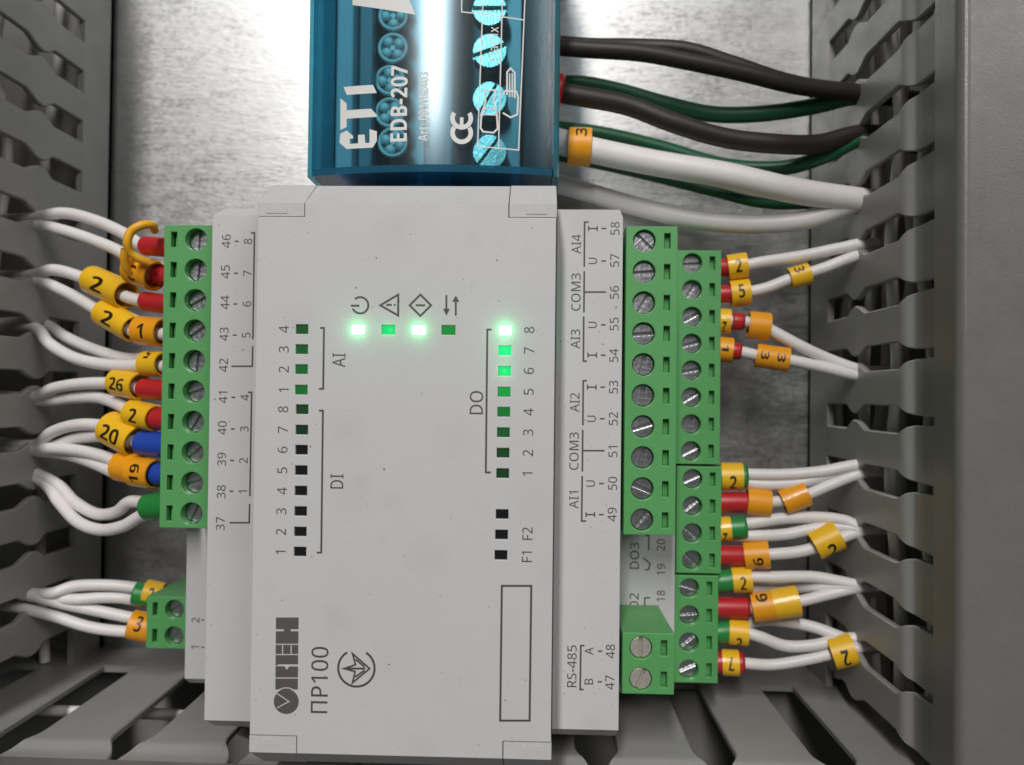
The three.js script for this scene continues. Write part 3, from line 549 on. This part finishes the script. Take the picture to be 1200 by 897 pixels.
// ------------------------------------------------------------------ the distribution block with the blue cover
{
  const t = thing('distribution_block', 'terminal distribution block under a see-through blue cover with white print', 'distribution block', [1.7, 66, 0]);
  const x0 = -19.4, x1 = 23.2, y0 = 33.9, y1 = 106, ze = 48, rise = 3.2;
  const mid = (x0 + x1) / 2 + 1.2, hw = (x1 - x0) / 2 + 1.2, arch = (x, off = 0) => ze + rise * (1 - ((x - mid) / hw) ** 2) - off;
  // base
  const base = [box(x0 + 1.2, x1 - 1.2, y0 + 0.8, y1, 0.4, 22), box(x0 + 1.2, x0 + 8.4, y0 + 3, y1, 22, 36, 0.4), box(-1, 4.2, y0 + 0.8, y1, 22, 39, 0.4)];
  part('base', base, phys({ color: lin(0.24, 0.245, 0.25), roughness: 0.4 }), t);
  part('side_ledge', box(x0 + 2.4, x0 + 5.6, y0 + 1.2, y1, 36.02, 39.5, 0.5), phys({ color: lin(0.62, 0.62, 0.62), roughness: 0.4 }), t);
  part('black_rail', [box(x1 - 6.4, x1 - 2, y0 + 4, y1, 22, 34, 0.4), box(x0 + 8.6, -7, y0 + 4, y1, 22, 25, 0.3)], M.dark, t);
  part('busbar', [box(-6.6, -1.2, y0 + 4, y1, 22, 26.5, 0.3)], M.copper, t);
  part('busbar', [box(8.4, 16.4, y0 + 2.4, y1, 22, 29, 0.3)], M.copper, t);
  const cross = (() => { const g = [new THREE.TorusGeometry(2.55, 0.42, 8, 30), new THREE.CylinderGeometry(0.5, 0.6, 0.5, 10).rotateX(Math.PI / 2)]; for (const a of [0, 1, 2, 3]) g.push(new THREE.SphereGeometry(1.0, 16, 10).scale(1, 1, 0.5).translate(1.45 * Math.cos(a * Math.PI / 2 + 0.785), 1.45 * Math.sin(a * Math.PI / 2 + 0.785), 0.1)); return scaled(mergeGeometries(g.map((q) => (q.index ? q.toNonIndexed() : q)))); })();
  const well = scaled(new THREE.CylinderGeometry(2.6, 2.6, 1.6, 28).rotateX(Math.PI / 2).translate(0, 0, -1));
  for (const v of [-20, 17, 55, 93, 131, 166]) { const [x, y] = at(458 + (rnd() - 0.5) * 5, v, 34), turn = rnd() * 3; const sc = piece('screw', cross, M.brassLobe, t, [x, y, 33.4], turn); const w = new THREE.Mesh(well, M.bluing); w.name = 'recess'; sc.add(w); }
  const flatHead = (() => { const h = (s) => { const sh = new THREE.Shape(), r = 3.35, w = 0.45, a = Math.asin(w / r); sh.moveTo(r * Math.cos(a), w); sh.absarc(0, 0, r, a, Math.PI - a, false); sh.closePath(); const g = extr(sh, 0.9, 0.3, 3, 24); return s > 0 ? g : g.rotateZ(Math.PI); }; return scaled(mergeGeometries([h(1), h(-1), new THREE.CylinderGeometry(3.35, 3.35, 2, 32).rotateX(Math.PI / 2).translate(0, 0, -1)].map((g) => (g.index ? g.toNonIndexed() : g)))); })();
  for (const v of [-42, 13, 62, 118, 180]) { const [x, y] = at(574, v, 33); piece('large_screw', flatHead, M.brassScrew, t, [x, y, 33], rnd() * 3); }
  // cover: a thin arched shell, its two side walls and the end wall
  const tint = lin(0.56, 0.8, 0.88), deep = lin(0.05, 0.3, 0.48);
  const pane = phys({ color: tint, transmission: 1, thickness: 0, roughness: 0.17, ior: 1.5 }), wallMat = phys({ color: deep, transmission: 0.75, thickness: 0, roughness: 0.08, ior: 1.5 });
  const N = 40, xs = Array.from({ length: N + 1 }, (_, i) => x0 + 0.9 + (x1 - x0 - 1.8) * i / N);
  const ring = [...xs.map((x) => [x, arch(x)]), ...xs.slice().reverse().map((x) => [x, arch(x, 1.5)])];
  const g = sweepY(ring.slice().reverse(), y0 + 1.2, y1); smoothTop(g, mid, hw, rise);
  const cover = part('cover', g, pane, t, true);
  const wallL = [[x0, 3], [x0, ze - 0.4], [x0 + 0.3, ze + 0.25], [x0 + 0.88, arch(x0 + 0.9)], [x0 + 1.3, ze - 1], [x0 + 1.1, 3]], wallR = [[x1, 3], [x1, ze - 0.4], [x1 - 0.3, ze + 0.25], [x1 - 0.88, arch(x1 - 0.9)], [x1 - 1.3, ze - 1], [x1 - 1.1, 3]];
  const tealMat = phys({ color: lin(0.12, 0.5, 0.6), transmission: 0.7, thickness: 0, roughness: 0.12, ior: 1.5 });
  part('cover_wall', sweepY(wallL.slice().reverse(), y0, y1), tealMat, t); part('cover_wall', sweepY(wallR, y0, y1), tealMat, t);
  const endPts = [[x0 + 1.15, 3], [x1 - 1.15, 3], ...xs.slice().reverse().map((x) => [Math.min(Math.max(x, x0 + 1.15), x1 - 1.15), arch(x) - 0.02])];
  part('cover_end', sweepY(endPts, y0, y0 + 1.18), wallMat, t);
  // white print on the cover
  const P = new Print(x0, y0, x1 - x0, 66, 24), ZP = 51, C = (u, v) => at(u, v, ZP), WH = '#dcdcd8';
  const poly = (list, c = WH) => P.fill(list.map(([u, v]) => C(u, v)), c);
  poly([[396, 153], [404, 150], [412, 157], [412, 160], [408, 160], [408, 166], [418, 166], [418, 156], [426, 156], [427, 166], [432, 166], [432, 150], [441, 153], [441, 164], [436, 172], [404, 172], [395, 164]]);
  poly([[396, 111], [404, 118], [404, 126], [434, 126], [441, 134], [441, 136], [404, 136], [404, 146], [396, 149]]);
  poly([[400, 98], [436, 98], [441, 108], [404, 108]]);
  poly([[411, -4], [436, -4], [478, -4], [487, 18], [411, 2]]);
  P.text('EDB-207', C(467.5, 122), 2.75, 13, { weight: 'bold', color: WH }); P.text('Art: 001102403', C(496, 125), 1.5, 11.5, { weight: 'bold', color: WH });
  P.text('starfix', C(578, 51), 1.6, 5.9, { color: WH });
  for (const v of [156, 139]) { const [x, y] = C(541, v); P.arc([x, y], 1.5, -Math.PI / 2 + 0.95, 1.5 * Math.PI - 0.95, 0.75, WH); }
  P.line([C(541, 149), C(541, 138)], 0.6, WH);
  const ln = 0.22;
  P.line([C(541, -5), C(541, 14.5), C(613, 20)], ln, WH); P.line([C(615, -5), C(607.5, 174), C(559.5, 171.5), C(566, -5)], ln, WH); P.line([C(588.5, -5), C(584, 173)], ln, WH);
  P.line([C(567, 105), C(581, 105), C(578, 118), C(582, 133), C(583, 150), C(578, 155), C(566, 154), C(563, 150), C(564, 133), C(569, 119)], 0.3, WH, true); P.line([C(566, 127), C(580, 127)], ln, WH); P.line([C(565, 134), C(582, 134)], ln, WH);
  P.line([C(594, 110), C(594, 83), C(598, 78), C(603, 83), C(603, 113)], 0.3, WH); P.line([C(597, 112), C(597, 84)], ln, WH); P.line([C(600, 112), C(600, 84)], ln, WH);
  P.line([C(588, 110), C(592, 105), C(605, 105), C(607, 112), C(606, 132), C(598, 136), C(589, 131)], 0.3, WH);
  const nx = 60, ny = 2, pg = new THREE.PlaneGeometry(x1 - x0 - 2.4, 66, nx, ny), pp = pg.attributes.position;
  for (let i = 0; i < pp.count; i++) { const x = pp.getX(i) + mid, y = pp.getY(i) + y0 + 33; pp.setXYZ(i, x, y, arch(x) + 0.06); }
  pg.computeVertexNormals(); planarUV(pg, P.x0, P.y0, P.w, P.h);
  const tex = P.texture();
  part('print', pg, phys({ map: tex, transparent: true, roughness: 0.5 }), t, true);
}
function smoothTop(g, mid, hw, rise) {   // true normals on the arched faces
  const p = g.attributes.position, n = g.attributes.normal;
  for (let i = 0; i < p.count; i++) if (Math.abs(n.getZ(i)) > 0.5) { const s = Math.sign(n.getZ(i)), d = 2 * rise * (p.getX(i) - mid) / hw ** 2, l = Math.hypot(1, d); n.setXYZ(i, s * d / l, 0, s / l); }
}

renderer.render(scene, camera);
